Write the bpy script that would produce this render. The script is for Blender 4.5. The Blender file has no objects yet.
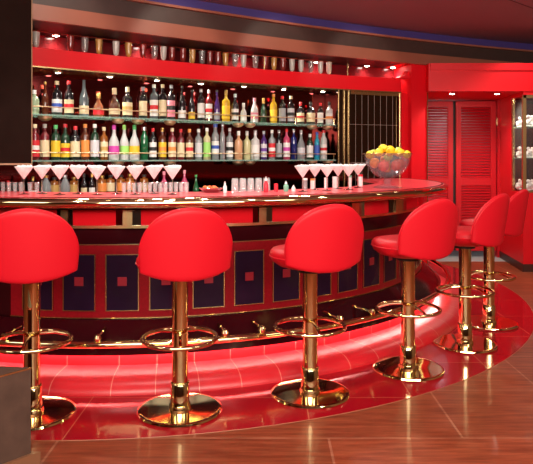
import bpy, bmesh, math, random
from mathutils import Vector, Matrix
random.seed(7)
PI = math.pi
COL = bpy.context.scene.collection
H = 1.355            # eye height
FP = 620.0           # focal length in pixels of a 533 wide frame
CX, CY = -1.06, 6.54 # centre of the round bar

# ------------------------------------------------------------ materials
MATS = {}
def mat(name, col, rough=0.5, metal=0.0, trans=0.0, emit=None, es=0.0, coat=0.0, ior=1.45, bump=0.0, bscale=40.0, alpha=1.0, var=0.0, spec=None):
    if name in MATS: return MATS[name]
    m = bpy.data.materials.new(name); m.use_nodes = True
    nt = m.node_tree; b = nt.nodes['Principled BSDF']
    b.inputs['Base Color'].default_value = (*col, 1)
    b.inputs['Roughness'].default_value = rough
    b.inputs['Metallic'].default_value = metal
    b.inputs['Transmission Weight'].default_value = trans
    b.inputs['IOR'].default_value = ior
    b.inputs['Coat Weight'].default_value = coat
    b.inputs['Coat Roughness'].default_value = 0.05
    b.inputs['Alpha'].default_value = alpha
    if spec is not None: b.inputs['Specular IOR Level'].default_value = spec
    if emit:
        b.inputs['Emission Color'].default_value = (*emit, 1)
        b.inputs['Emission Strength'].default_value = es
    if bump > 0 or var > 0:
        tc = nt.nodes.new('ShaderNodeTexCoord')
        n = nt.nodes.new('ShaderNodeTexNoise'); n.inputs['Scale'].default_value = bscale; n.inputs['Detail'].default_value = 3
        nt.links.new(tc.outputs['Object'], n.inputs['Vector'])
        if bump > 0:
            bp = nt.nodes.new('ShaderNodeBump'); bp.inputs['Strength'].default_value = bump; bp.inputs['Distance'].default_value = 0.01
            nt.links.new(n.outputs['Fac'], bp.inputs['Height']); nt.links.new(bp.outputs['Normal'], b.inputs['Normal'])
        if var > 0:
            mx = nt.nodes.new('ShaderNodeMix'); mx.data_type = 'RGBA'
            mx.inputs[6].default_value = (*[c*(1-var) for c in col], 1); mx.inputs[7].default_value = (*[min(1, c*(1+var)) for c in col], 1)
            nt.links.new(n.outputs['Fac'], mx.inputs[0]); nt.links.new(mx.outputs[2], b.inputs['Base Color'])
    MATS[name] = m
    return m

def s2l(r, g, b):
    f = lambda c: (c/255/12.92) if c/255 <= 0.04045 else ((c/255+0.055)/1.055)**2.4
    return (f(r), f(g), f(b))

LEATHER = mat('red_leather', (0.60, 0.006, 0.016), 0.45, spec=0.35, bump=0.06, bscale=180)
PIPING = mat('red_piping', (0.70, 0.015, 0.03), 0.3)
BRASS = mat('polished_brass', (0.80, 0.68, 0.36), 0.06, 1.0)
BRASSD = mat('satin_brass', (0.68, 0.52, 0.25), 0.25, 1.0)
REDPAINT = mat('red_paint', (0.72, 0.006, 0.014), 0.4, spec=0.35)
REDGLOSS = mat('red_gloss_panel', (0.62, 0.008, 0.015), 0.12, coat=0.5)
MAROON = mat('maroon_lacquer', (0.028, 0.002, 0.004), 0.14, spec=0.3, coat=0.05)
REDGRAIN = mat('dark_red_grained_panel', (0.25, 0.005, 0.010), 0.35, spec=0.2, coat=0.0, bump=0.1, bscale=60, var=0.25)
PURPLE = mat('dark_purple_panel', (0.018, 0.006, 0.021), 0.22, spec=0.25, coat=0.0, var=0.4, bscale=6)
COUNTER = mat('red_counter_top', (0.85, 0.07, 0.09), 0.3, coat=0.3)
DARKWOOD = mat('dark_brown_wood', (0.013, 0.0055, 0.004), 0.8, spec=0.05, var=0.3, bscale=9)
GREYWOOD = mat('dark_grey_brown_wood', (0.085, 0.050, 0.036), 0.7, spec=0.15, var=0.35, bscale=14)
MIRROR = mat('maroon_tinted_mirror', (0.11, 0.018, 0.018), 0.08, 1.0)
BLACKMIRROR = mat('black_mirror', (0.10, 0.07, 0.055), 0.06, 1.0)
MARWALL = mat('maroon_gloss_wall', (0.13, 0.008, 0.011), 0.2, coat=0.3)
SGLASS = mat('bar_glass', (0.60, 0.64, 0.64), 0.04, alpha=0.17)
GLASS = mat('clear_glass', (0.95, 0.97, 0.96), 0.02, trans=1.0)
SHELFGLASS = mat('green_edged_glass', (0.45, 0.72, 0.60), 0.05, alpha=0.35)
PANE = mat('thin_pane_glass', (0.3, 0.32, 0.32), 0.03, alpha=0.08)
CHROME = mat('silver_metal', (0.8, 0.8, 0.8), 0.12, 1.0)
WHITE = mat('white_ceramic', (0.82, 0.80, 0.79), 0.3)
FROST = mat('frosted_white', (1, 1, 1), 0.6, trans=0.5)
def translucent(name, col):
    m = bpy.data.materials.new(name); m.use_nodes = True; nt = m.node_tree; nt.nodes.clear()
    o = nt.nodes.new('ShaderNodeOutputMaterial'); mx = nt.nodes.new('ShaderNodeMixShader'); d = nt.nodes.new('ShaderNodeBsdfPrincipled'); t = nt.nodes.new('ShaderNodeBsdfTranslucent')
    d.inputs['Base Color'].default_value = (*col, 1); d.inputs['Roughness'].default_value = 0.3; t.inputs['Color'].default_value = (*col, 1); mx.inputs[0].default_value = 0.62
    nt.links.new(d.outputs[0], mx.inputs[1]); nt.links.new(t.outputs[0], mx.inputs[2]); nt.links.new(mx.outputs[0], o.inputs[0]); return m
FROST = translucent('frosted_white_glass', (0.97, 0.97, 0.97)); ICE = translucent('crushed_white_ice', (0.98, 0.98, 0.98))
LAMP = mat('lamp_glow', (1, 0.95, 0.85), 0.5, emit=(1.0, 0.90, 0.76), es=38)
LEDM = mat('led_strip', (1, 0.9, 0.85), 0.5, emit=(1.0, 0.72, 0.64), es=38)
BLUELED = mat('violet_cove_light', (0.3, 0.2, 0.9), 0.5, emit=(0.30, 0.22, 1.0), es=3)
COPPER = mat('copper_brown_fascia', s2l(146, 86, 68), 0.45, var=0.1, bscale=5)
FASCIA = mat('dark_brown_fascia', s2l(64, 46, 42), 0.5, var=0.2, bscale=12)
COVE = mat('violet_light_tinted_cove', s2l(70, 55, 120), 0.6)  # violet glow of the cove lighting is painted into the base colour
CEIL = mat('dusky_pink_ceiling', (0.29, 0.155, 0.19), 0.7)
DOORRED = mat('louvre_red_paint', (0.52, 0.008, 0.016), 0.35)
BLACK = mat('black_gap', (0.01, 0.01, 0.01), 0.6)
BEIGE = mat('warm_brown_wall', (0.26, 0.14, 0.08), 0.7)
GREYTILE = mat('grey_floor_tile', (0.42, 0.50, 0.52), 0.35, var=0.2, bscale=10)
SKIRT = mat('dark_brown_skirting', (0.05, 0.015, 0.01), 0.4)

def node_floor(name, base, dark, line, bw, bh, mortar, rough, offset=0.5, grain=True, rot=0.0, coat=0.3, shift=(0,0)):
    m = bpy.data.materials.new(name); m.use_nodes = True; nt = m.node_tree; b = nt.nodes['Principled BSDF']
    tc = nt.nodes.new('ShaderNodeTexCoord'); mp = nt.nodes.new('ShaderNodeMapping')
    mp.inputs['Rotation'].default_value = (0, 0, rot); mp.inputs['Location'].default_value = (*shift, 0)
    nt.links.new(tc.outputs['Object'], mp.inputs['Vector'])
    br = nt.nodes.new('ShaderNodeTexBrick'); nt.links.new(mp.outputs['Vector'], br.inputs['Vector'])
    br.inputs['Scale'].default_value = 1.0; br.inputs['Brick Width'].default_value = bw; br.inputs['Row Height'].default_value = bh
    br.inputs['Mortar Size'].default_value = mortar; br.inputs['Mortar Smooth'].default_value = 0.1; br.offset = offset
    br.inputs['Color1'].default_value = (*base, 1); br.inputs['Color2'].default_value = (*[c*0.82 for c in base], 1)
    br.inputs['Mortar'].default_value = (*line, 1)
    out = br.outputs['Color']
    if grain:
        mp2 = nt.nodes.new('ShaderNodeMapping'); mp2.inputs['Scale'].default_value = (1.6, 16, 1)
        nt.links.new(mp.outputs['Vector'], mp2.inputs['Vector'])
        n = nt.nodes.new('ShaderNodeTexNoise'); n.inputs['Scale'].default_value = 2.2; n.inputs['Detail'].default_value = 8; n.inputs['Roughness'].default_value = 0.65
        nt.links.new(mp2.outputs['Vector'], n.inputs['Vector'])
        cr = nt.nodes.new('ShaderNodeValToRGB'); cr.color_ramp.elements[0].position = 0.38; cr.color_ramp.elements[1].position = 0.62
        cr.color_ramp.elements[0].color = (*dark, 1); cr.color_ramp.elements[1].color = (1, 1, 1, 1)
        nt.links.new(n.outputs['Fac'], cr.inputs['Fac'])
        mx = nt.nodes.new('ShaderNodeMix'); mx.data_type = 'RGBA'; mx.blend_type = 'MULTIPLY'; mx.inputs[0].default_value = 1
        nt.links.new(out, mx.inputs[6]); nt.links.new(cr.outputs['Color'], mx.inputs[7]); out = mx.outputs[2]
    nt.links.new(out, b.inputs['Base Color'])
    b.inputs['Specular IOR Level'].default_value = 0.22; b.inputs['Roughness'].default_value = rough; b.inputs['Coat Weight'].default_value = coat; b.inputs['Coat Roughness'].default_value = 0.08
    return m
WOODFLOOR = node_floor('reddish_wood_floor', (0.33, 0.078, 0.033), (0.58, 0.46, 0.42), (0.42, 0.17, 0.10), 1.3, 0.62, 0.006, 0.42, rot=0.0, coat=0.16, shift=(0.35, 0.1))
TILEFLOOR = node_floor('glossy_red_floor_tile', (0.42, 0.006, 0.014), (1, 1, 1), (0.55, 0.10, 0.06), 0.60, 0.60, 0.003, 0.12, offset=0.0, grain=False, coat=0.6, shift=(-0.08, 0.04))
def polar_tile():
    m = bpy.data.materials.new('bright_red_riser_tile'); m.use_nodes = True; nt = m.node_tree; b = nt.nodes['Principled BSDF']
    tc = nt.nodes.new('ShaderNodeTexCoord'); sp = nt.nodes.new('ShaderNodeSeparateXYZ'); nt.links.new(tc.outputs['Object'], sp.inputs[0])
    at = nt.nodes.new('ShaderNodeMath'); at.operation = 'ARCTAN2'; nt.links.new(sp.outputs['X'], at.inputs[0]); nt.links.new(sp.outputs['Y'], at.inputs[1])
    mu = nt.nodes.new('ShaderNodeMath'); mu.operation = 'MULTIPLY'; mu.inputs[1].default_value = 12.0; nt.links.new(at.outputs[0], mu.inputs[0])
    fr = nt.nodes.new('ShaderNodeMath'); fr.operation = 'FRACT'; nt.links.new(mu.outputs[0], fr.inputs[0])
    lt = nt.nodes.new('ShaderNodeMath'); lt.operation = 'LESS_THAN'; lt.inputs[1].default_value = 0.018; nt.links.new(fr.outputs[0], lt.inputs[0])
    mx = nt.nodes.new('ShaderNodeMix'); mx.data_type = 'RGBA'; mx.inputs[6].default_value = (0.62, 0.012, 0.02, 1); mx.inputs[7].default_value = (0.75, 0.22, 0.16, 1)
    nt.links.new(lt.outputs[0], mx.inputs[0]); nt.links.new(mx.outputs[2], b.inputs['Base Color'])
    b.inputs['Roughness'].default_value = 0.38; b.inputs['Coat Weight'].default_value = 0.15; b.inputs['Coat Roughness'].default_value = 0.25
    return m
STEPTILE = polar_tile()

# ------------------------------------------------------------ mesh helpers
def tag(o, label=None, cat=None, group=None, kind=None):
    if label: o['label'] = label
    if cat: o['category'] = cat
    if group: o['group'] = group
    if kind: o['kind'] = kind
    return o
def obj(name, bm, m, parent=None, smooth=True, loc=None, ang=40):
    bmesh.ops.recalc_face_normals(bm, faces=bm.faces[:])
    me = bpy.data.meshes.new(name); bm.to_mesh(me); bm.free()
    for mm in (m if isinstance(m, (list, tuple)) else [m]): me.materials.append(mm)
    if smooth:
        for p in me.polygons: p.use_smooth = True
        try: me.set_sharp_from_angle(angle=math.radians(ang))
        except Exception: pass
    o = bpy.data.objects.new(name, me); COL.objects.link(o)
    if parent: o.parent = parent
    if loc: o.location = loc
    return o
def empty(name, loc=(0,0,0), rz=0):
    o = bpy.data.objects.new(name, None); COL.objects.link(o); o.location = loc; o.rotation_euler = (0,0,rz); o.empty_display_size = 0.1
    return o
def struct(name, bm, m, parent=None, smooth=False):
    o = obj(name, bm, m, parent, smooth)
    if not parent: o['kind'] = 'structure'
    return o
def new(): return bmesh.new()
def box(bm, x0, x1, y0, y1, z0, z1, bev=0.0):
    r = bmesh.ops.create_cube(bm, size=1.0)
    bmesh.ops.scale(bm, vec=(x1-x0, y1-y0, z1-z0), verts=r['verts'])
    bmesh.ops.translate(bm, vec=((x0+x1)/2, (y0+y1)/2, (z0+z1)/2), verts=r['verts'])
    if bev > 0:
        es = list({e for v in r['verts'] for e in v.link_edges})
        bmesh.ops.bevel(bm, geom=es, offset=bev, segments=2, affect='EDGES')
    return bm
def prism(bm, pts, z0, z1):
    lo = [bm.verts.new((x, y, z0)) for x, y in pts]; hi = [bm.verts.new((x, y, z1)) for x, y in pts]
    n = len(pts)
    for i in range(n): bm.faces.new((lo[i], lo[(i+1) % n], hi[(i+1) % n], hi[i]))
    bm.faces.new(lo[::-1]); bm.faces.new(hi)
    return bm
def lathe(bm, prof, n=24, ox=0, oy=0, oz=0):
    rings = []
    for r, z in prof:
        if r < 1e-6: rings.append([bm.verts.new((ox, oy, z+oz))])
        else: rings.append([bm.verts.new((ox+r*math.cos(2*PI*i/n), oy+r*math.sin(2*PI*i/n), z+oz)) for i in range(n)])
    for a, b in zip(rings, rings[1:]):
        for i in range(n):
            j = (i+1) % n
            if len(a) == 1 and len(b) == 1: continue
            if len(a) == 1: bm.faces.new((a[0], b[i], b[j]))
            elif len(b) == 1: bm.faces.new((a[i], a[j], b[0]))
            else: bm.faces.new((a[i], a[j], b[j], b[i]))
    return bm
def torus(bm, R, r, z=0, n=40, k=8, ox=0, oy=0):
    V = [[bm.verts.new((ox+(R+r*math.cos(2*PI*j/k))*math.cos(2*PI*i/n), oy+(R+r*math.cos(2*PI*j/k))*math.sin(2*PI*i/n), z+r*math.sin(2*PI*j/k))) for j in range(k)] for i in range(n)]
    for i in range(n):
        for j in range(k): bm.faces.new((V[i][j], V[(i+1)%n][j], V[(i+1)%n][(j+1)%k], V[i][(j+1)%k]))
    return bm
def tube(bm, pts, r, k=8, closed=False):
    pts = [Vector(p) for p in pts]; n = len(pts); V = []
    for i, p in enumerate(pts):
        if closed: t = pts[(i+1) % n]-pts[i-1]
        else: t = pts[min(i+1, n-1)]-pts[max(i-1, 0)]
        t.normalize()
        up = Vector((0,0,1)) if abs(t.z) < 0.95 else Vector((0,1,0))
        a = t.cross(up).normalized(); b = t.cross(a).normalized()
        V.append([bm.verts.new(p + r*(math.cos(2*PI*j/k)*a + math.sin(2*PI*j/k)*b)) for j in range(k)])
    m = n if closed else n-1
    for i in range(m):
        for j in range(k): bm.faces.new((V[i][j], V[(i+1)%n][j], V[(i+1)%n][(j+1)%k], V[i][(j+1)%k]))
    if not closed: bm.faces.new(V[0][::-1]); bm.faces.new(V[-1])
    return bm
def sector(bm, prof, a0, a1, n=None):
    """profile (radius, z) swept about the bar centre; angle 0 looks at the camera. Local origin = bar centre."""
    n = n or max(1, int(abs(a1-a0)/1.5)); V = []
    for i in range(n+1):
        a = math.radians(a0+(a1-a0)*i/n)
        V.append([bm.verts.new((r*math.sin(a), -r*math.cos(a), z)) for r, z in prof])
    k = len(prof)
    for i in range(n):
        for j in range(k): bm.faces.new((V[i][j], V[i+1][j], V[i+1][(j+1)%k], V[i][(j+1)%k]))
    bm.faces.new(V[0][::-1]); bm.faces.new(V[-1])
    return bm
# curved lines of the room, seen in plan
def Dh(x): return 6.69+.567*x-.055*x*x          # front of the red header and shelves
def dDh(x): return .567-.11*x
def Df(x): return 6.37+.645*x-.035*x*x          # edge of the dropped soffit
def dDf(x): return .645-.07*x
def cpt(x, off, f=Dh, df=dDh):
    d = df(x); L = math.hypot(1, d)
    return (x-d/L*off, f(x)+off/L)
def sweep(bm, prof, x0, x1, f=Dh, df=dDh, n=40):
    V = []
    for i in range(n+1):
        x = x0+(x1-x0)*i/n
        ring = []
        for off, z in prof:
            a = cpt(x, off, f, df); ring.append(bm.verts.new((a[0], a[1], z)))
        V.append(ring)
    k = len(prof)
    for i in range(n):
        for j in range(k): bm.faces.new((V[i][j], V[i+1][j], V[i+1][(j+1)%k], V[i][(j+1)%k]))
    bm.faces.new(V[0][::-1]); bm.faces.new(V[-1])
    return bm
def rect(o0, o1, z0, z1): return [(o0, z0), (o1, z0), (o1, z1), (o0, z1)]
def bearing(px): return (px-266.5)/FP
def on_curve(px, off):
    """plan point on the shelf line at the bearing"""
    lo, hi = -3.5, 3.0
    for _ in range(50):
        m = (lo+hi)/2; p = cpt(m, off)
        if p[0]/p[1] < bearing(px): lo = m
        else: hi = m
    return p, m
def on_ring(px, R):
    t = bearing(px); a = t*t+1; b = -2*(t*CX+CY); c = CX*CX+CY*CY-R*R
    D = (-b-math.sqrt(b*b-4*a*c))/(2*a)
    return (t*D, D)
def local(bm):  # move sector meshes to world
    bmesh.ops.translate(bm, vec=(CX, CY, 0), verts=bm.verts[:]); return bm

# ------------------------------------------------------------ SETTING
b = new(); box(b, -5, 5.2, -4, 10, -0.1, 0.0); struct('floor', b, WOODFLOOR)
b = new(); n = 120
vs = [b.verts.new((3.57*math.cos(2*PI*i/n), 3.57*math.sin(2*PI*i/n), 0.003)) for i in range(n)]; b.faces.new(vs)
vs2 = [b.verts.new((3.57*math.cos(2*PI*i/n), 3.57*math.sin(2*PI*i/n), 0.0)) for i in range(n)]
for i in range(n): b.faces.new((vs2[i], vs2[(i+1)%n], vs[(i+1)%n], vs[i]))
o = struct('red_tile_floor', b, TILEFLOOR); o.location = (CX, CY, 0)
b = new()
for i in range(n):
    pass
torus(b, 3.571, 0.002, 0.001, 160, 6); o = struct('trim_9', b, mat('dull_copper_line', (.35,.12,.06), .4), smooth=True); o.location = (CX, CY, 0)
b = new(); box(b, 1.6, 3.4, 8.12, 9.3, 0.0, 0.004); struct('grey_tile_threshold', b, GREYTILE)
b = new(); box(b, -5, 5.2, -4, 10, 2.87, 2.97); struct('ceiling', b, CEIL)
b = new()
for (p, q) in (((1.2, 4.9), (3.6, 7.1)), ((-0.6, 4.4), (5.0, 6.0))):
    tube(b, [(p[0], p[1], 2.869), (q[0], q[1], 2.869)], 0.004, 6)
struct('trim_8', b, mat('dark_ceiling_seam', s2l(80, 38, 42), 0.7))
b = new(); box(b, -5.1, -5, -4, 10, 0, 2.87); struct('wall_left', b, BEIGE)
b = new(); box(b, 5.2, 5.3, -4, 10, 0, 2.87); struct('wall_right', b, BEIGE)
b = new(); box(b, -5.1, 5.3, -4.1, -4, 0, 2.87); struct('wall_front', b, mat('dark_lounge_wall', (0.22, 0.12, 0.07), 0.6))
b = new(); box(b, -5.1, 5.3, 10, 10.1, 0, 2.87); struct('wall_back', b, MARWALL)
# soffit and stepped fascia
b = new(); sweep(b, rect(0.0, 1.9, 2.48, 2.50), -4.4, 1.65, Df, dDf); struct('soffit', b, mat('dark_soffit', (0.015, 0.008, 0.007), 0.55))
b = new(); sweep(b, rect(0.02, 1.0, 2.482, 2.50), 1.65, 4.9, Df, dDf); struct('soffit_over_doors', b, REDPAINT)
b = new(); sweep(b, rect(-0.012, 0.03, 2.478, 2.605), -4.4, 4.9, Df, dDf, 60); struct('trim_1', b, COPPER, smooth=True)
b = new(); sweep(b, [(0.0, 2.605), (0.06, 2.605), (0.06, 2.75), (-0.01, 2.75)], -4.4, 4.9, Df, dDf, 60); struct('trim_2', b, FASCIA, smooth=True)
b = new(); sweep(b, rect(-0.05, 0.06, 2.75, 2.772), -4.4, 4.9, Df, dDf, 60); struct('trim_3', b, COPPER, smooth=True)
b = new(); sweep(b, rect(0.03, 0.08, 2.772, 2.87), -4.4, 4.9, Df, dDf, 60); struct('trim_4', b, COVE, smooth=True)
# mirror wall behind the shelves, one gentle curve
b = new(); sweep(b, rect(0.30, 0.40, 0.0, 2.14), -3.6, 1.72); struct('wall_bar', b, MIRROR, smooth=True)
b = new(); sweep(b, rect(0.30, 0.40, 2.14, 2.48), -3.6, 1.72); struct('wall_bar_upper', b, MARWALL, smooth=True)
# red header, with gold edge below
b = new(); sweep(b, rect(0.0, 0.29, 2.15, 2.31), -3.6, 1.62); struct('trim_5', b, REDPAINT, smooth=True)
b = new(); sweep(b, rect(-0.006, 0.294, 2.138, 2.15), -3.6, 1.62); struct('trim_6', b, BRASSD, smooth=True)
# red pillar right of the bar
b = new(); prism(b, [(1.735, 7.42), (1.945, 7.52), (1.90, 7.95), (1.60, 7.80)], 0, 2.48); struct('pillar', b, REDPAINT)
b = new(); prism(b, [(1.945, 7.51), (1.955, 7.515), (1.955, 7.53), (1.945, 7.525)], 0, 2.3); struct('trim_7', b, BRASSD)
# curved fillet between header and pillar
b = new(); pts = []
p0 = Vector((1.50, 7.40)); p1 = Vector((1.75, 7.47))
arc = [(p0.lerp(p1, math.sin(t*PI/2/10)), 2.31+0.165*(1-math.cos(t*PI/2/10))) for t in range(11)]
poly = [(a.x, a.y-0.0, z) for a, z in arc]+[(p1.x, p1.y, 2.31)]
f1 = [b.verts.new(p) for p in poly]; f2 = [b.verts.new((p[0]-0.05, p[1]+0.10, p[2])) for p in poly]
b.faces.new(f1); b.faces.new(f2[::-1])
for i in range(len(poly)): b.faces.new((f1[i], f1[(i+1)%len(poly)], f2[(i+1)%len(poly)], f2[i]))
struct('trim_12', b, REDPAINT)
# header over the doors
b = new(); box(b, 1.93, 5.2, 7.38, 8.6, 2.15, 2.482); struct('wall_over_doors', b, REDPAINT)
b = new(); box(b, 1.95, 5.2, 7.36, 7.38, 2.40, 2.482); struct('trim_11', b, REDPAINT)
b = new(); prism(b, [(1.5, 8.0), (1.60, 8.0), (1.60, 9.4), (1.5, 9.4)], 0, 2.48); struct('wall_passage_left', b, REDPAINT)
b = new(); box(b, 1.5, 4.2, 9.3, 9.4, 0, 2.5); struct('wall_passage', b, mat('pale_passage_wall', (0.4, 0.38, 0.36), 0.6))
# pier at the right with the lit display
A = (3.18, 8.46); B = (3.06, 7.39)
def side(d): t = (d-B[1])/(A[1]-B[1]); return (B[0]+t*(A[0]-B[0]), d)
b = new(); prism(b, [B, (5.2, 7.39), (5.2, 8.46), A], 0, 0.943)
prism(b, [B, (5.2, 7.39), (5.2, 8.46), A], 2.107, 2.149)
s = side(7.86); prism(b, [s, (5.2, 7.86), (5.2, 8.46), A], 0.943, 2.107)
struct('wall_pier', b, REDPAINT)
b = new(); prism(b, [(B[0]-0.012, B[1]-0.012), (5.2, B[1]-0.012), (5.2, B[1]), (B[0], B[1]), (A[0], A[1]), (A[0]-0.012, A[1])], 0, 0.09); struct('baseboard_right', b, SKIRT)
# louvred doors
def door(name, x0, x1, hinge):
    e = empty(name, ((x0+x1)/2, 8.45, 0)); e['kind'] = 'structure'
    w = (x1-x0)/2; b = new(); z0, z1 = 0.09, 2.13
    box(b, -w, -w+0.07, 0, 0.04, z0, z1, .004); box(b, w-0.07, w, 0, 0.04, z0, z1, .004)
    for a, c in ((z0, z0+0.12), (0.98, 1.08), (z1-0.08, z1)): box(b, -w+0.07, w-0.07, 0.002, 0.038, a, c, .003)
    obj('door_frame', b, DOORRED, e, smooth=False)
    b = new()
    for a, c in ((z0+0.12, 0.98), (1.08, z1-0.08)):
        n = int((c-a)/0.036)
        for i in range(n):
            z = a+(i+.5)*(c-a)/n
            r = bmesh.ops.create_cube(b, size=1); bmesh.ops.scale(b, vec=(2*w-0.14, 0.007, 0.040), verts=r['verts'])
            bmesh.ops.rotate(b, verts=r['verts'], cent=(0,0,0), matrix=Matrix.Rotation(math.radians(-48), 3, 'X'))
            bmesh.ops.translate(b, vec=(0, 0.02, z), verts=r['verts'])
    obj('louvres', b, DOORRED, e, smooth=False)
    b = new(); x = w-0.035 if hinge < 0 else -w+0.035
    for z in (0.35, 1.85): box(b, hinge*(w+0.004)-0.006, hinge*(w+0.004)+0.006, -0.008, 0.0, z-0.05, z+0.05)
    obj('hinge', b, BRASSD, e, smooth=False)
    return e
door('door_1', 1.98, 2.545, -1); door('door_2', 2.585, 3.13, 1)
b = new(); box(b, 1.9, 1.975, 8.42, 8.52, 0, 2.149); box(b, 3.138, 3.175, 8.42, 8.52, 0, 2.149); struct('door_frame', b, DOORRED)
b = new(); box(b, 2.53, 2.60, 8.495, 8.505, 0.09, 2.13); struct('gap_shade_strip', b, BLACK)  # black strip stands in for the shade in the gap between the doors

# hanging dark wood pillar block on the left, square to the shelves
b = new()
nx, ny = -0.50, 0.866; ux, uy = 0.866, 0.50
P0 = (-1.665, 4.40)
pts = [P0, (P0[0]+nx*.5, P0[1]+ny*.5), (P0[0]+nx*.5-ux*1.6, P0[1]+ny*.5-uy*1.6), (P0[0]-ux*1.6, P0[1]-uy*1.6)]
prism(b, pts, 1.318, 2.87); struct('wall_bulkhead', b, DARKWOOD)
b = new(); q = [(P0[0]+.004, P0[1]-.004), (pts[1][0]+.004, pts[1][1]), (pts[2][0], pts[2][1]), (pts[3][0], pts[3][1]-.004)]
prism(b, q, 1.306, 1.318); tube(b, [(P0[0], P0[1], 1.31), (P0[0], P0[1], 2.87)], 0.004, 6); struct('trim_10', b, mat('dull_gold_line', (.30,.17,.09), .5))

# ------------------------------------------------------------ THE BAR
A0, A1 = -42, 107
bar = empty('bar_counter', (CX, CY, 0))
tag(bar, 'curved red topped cocktail bar with brass edge and dark square inlaid front panels', 'bar')
b = new(); sector(b, rect(2.20, 2.82, 1.085, 1.115), A0, A1); obj('countertop', b, COUNTER, bar)
pr = [(2.70, 1.05)] + [(2.83+0.033*math.cos(t), 1.082+0.031*math.sin(t)) for t in [math.radians(x) for x in range(-90, 91, 20)]] + [(2.80, 1.1135), (2.80, 1.085), (2.70, 1.085)]
b = new(); sector(b, pr, A0, A1); obj('brass_edge', b, BRASS, bar)
b = new(); sector(b, rect(2.795, 2.815, 1.1135, 1.118), A0, A1); obj('dark_red_inlay', b, MAROON, bar)
b = new(); sector(b, rect(2.20, 2.66, 1.03, 1.085), A0, A1); obj('counter_substrate', b, MAROON, bar)
b = new(); sector(b, rect(2.60, 2.655, 0.93, 1.03), A0, A1); obj('apron', b, REDGLOSS, bar)
b = new(); sector(b, rect(2.60, 2.672, 0.915, 0.932), A0, A1); obj('apron_moulding', b, BRASSD, bar)
def ang_of(px, R):
    x, y = on_ring(px, R); return math.degrees(math.atan2(x-CX, CY-y))
for (x0, x1) in ((57, 73), (116, 141), (253, 272), (345, 364), (389, 406)):
    a, c = ang_of(x0, 2.66), ang_of(x1, 2.66)
    b = new(); sector(b, rect(2.655, 2.662, 0.932, 1.03), a, a+(c-a)*.28, 3); obj('dark_mirror_strip', b, BLACKMIRROR, bar)
    b = new(); sector(b, rect(2.655, 2.674, 0.932, 1.03), a+(c-a)*.28, a+(c-a)*.66, 3); obj('brass_plate', b, BRASSD, bar)
    b = new(); sector(b, rect(2.655, 2.664, 0.932, 1.03), a+(c-a)*.66, c, 3); obj('glass_plate', b, mat('greenish_mirror', (0.45, 0.5, 0.4), 0.1, 1.0), bar)
b = new(); sector(b, rect(2.45, 2.60, 0.335, 1.03), A0, A1); obj('body', b, MAROON, bar)
b = new(); sector(b, rect(2.60, 2.612, 0.805, 0.915), A0, A1); obj('upper_band', b, MAROON, bar)
b = new(); sector(b, rect(2.60, 2.612, 0.345, 0.805), A0, -13.0); obj('plain_panel', b, MAROON, bar)
b = new(); sector(b, rect(2.60, 2.612, 0.34, 0.805), -13.0, A1); obj('grained_frame', b, REDGRAIN, bar)
b = new(); sector(b, rect(2.612, 2.618, 0.803, 0.809), -13, A1); sector(b, rect(2.612, 2.618, 0.338, 0.344), -13, A1); obj('gold_line', b, BRASSD, bar)
for k in range(-2, 17):
    a = 6*k+0.7+0.2; c = 6*(k+1)-0.7+0.2; m_ = (a+c)/2
    b = new(); sector(b, rect(2.612, 2.6155, 0.385, 0.745), a, c, 4)
    p = obj('inlaid_panel', b, PURPLE, bar)
    b = new(); g = .14
    for (u0, u1, z0, z1) in ((a, a+g, .385, .745), (c-g, c, .385, .745), (a, c, .385, .390), (a, c, .740, .745)): sector(b, rect(2.6155, 2.619, z0, z1), u0, u1, 3)
    obj('gold_outline', b, BRASSD, p)
    b = new(); sector(b, rect(2.6155, 2.620, 0.545, 0.60), m_-.62, m_+.62, 2); obj('square_inlay', b, mat('dull_red_inlay', (0.33, 0.02, 0.035), 0.3), p)
b = new(); sector(b, [(2.45, 0.172), (2.79, 0.172), (2.79, 0.20), (2.63, 0.335), (2.45, 0.335)], A0, A1); obj('base_slope', b, MAROON, bar)
b = new(); sector(b, rect(2.5, 2.745, 0.07, 0.172), A0, A1); obj('riser', b, STEPTILE, bar)
pr = [(2.6, 0.003), (3.025, 0.003), (3.022, 0.02), (3.005, 0.045), (2.975, 0.066), (2.935, 0.079), (2.88, 0.084), (2.745, 0.086), (2.6, 0.086)]
b = new(); sector(b, pr, A0, A1); obj('plinth_step', b, STEPTILE, bar)
b = new(); sector(b, rect(2.775, 2.79, 0.159, 0.172), A0, A1); obj('added_led_screen', b, MAROON, bar)  # lip added to keep the light strip out of the floor's reflection
b = new(); sector(b, rect(2.748, 2.768, 0.1695, 0.1717), A0, A1); obj('light_strip', b, LEDM, bar)
b = new(); tube(b, [(2.86*math.sin(math.radians(a/2)), -2.86*math.cos(math.radians(a/2)), 0.245) for a in range(2*A0, 2*A1+1, 3)], 0.021, 12)
rail = obj('foot_rail', b, BRASS, bar)
for px in (5, 98, 225, 262, 340, 372):
    a = math.radians(ang_of(px, 2.86)); b = new()
    for (r, z, q) in ((2.86, 0.285, 0.026),):
        lathe(b, [(0, -q), (q*.7, -q*.7), (q, 0), (q*.7, q*.7), (0, q)], 12, r*math.sin(a), -r*math.cos(a), z)
    tube(b, [(r*math.sin(a), -r*math.cos(a), z) for r, z in ((2.86, .25), (2.86, .285), (2.70, .29), (2.66, .285))], 0.012, 8)
    obj('rail_bracket', b, BRASS, bar)

# back counter under the shelves
b = new(); sweep(b, rect(-0.22, 0.295, 0.90, 0.93), -3.3, 1.25); bc = obj('back_counter', b, DARKWOOD)
tag(bc, 'dark lacquered back counter running along the mirror wall behind the bar', 'counter')
b = new(); sweep(b, rect(-0.16, 0.295, 0.0, 0.90), -3.3, 1.25); obj('cabinet_body', b, MAROON, bc)

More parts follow.
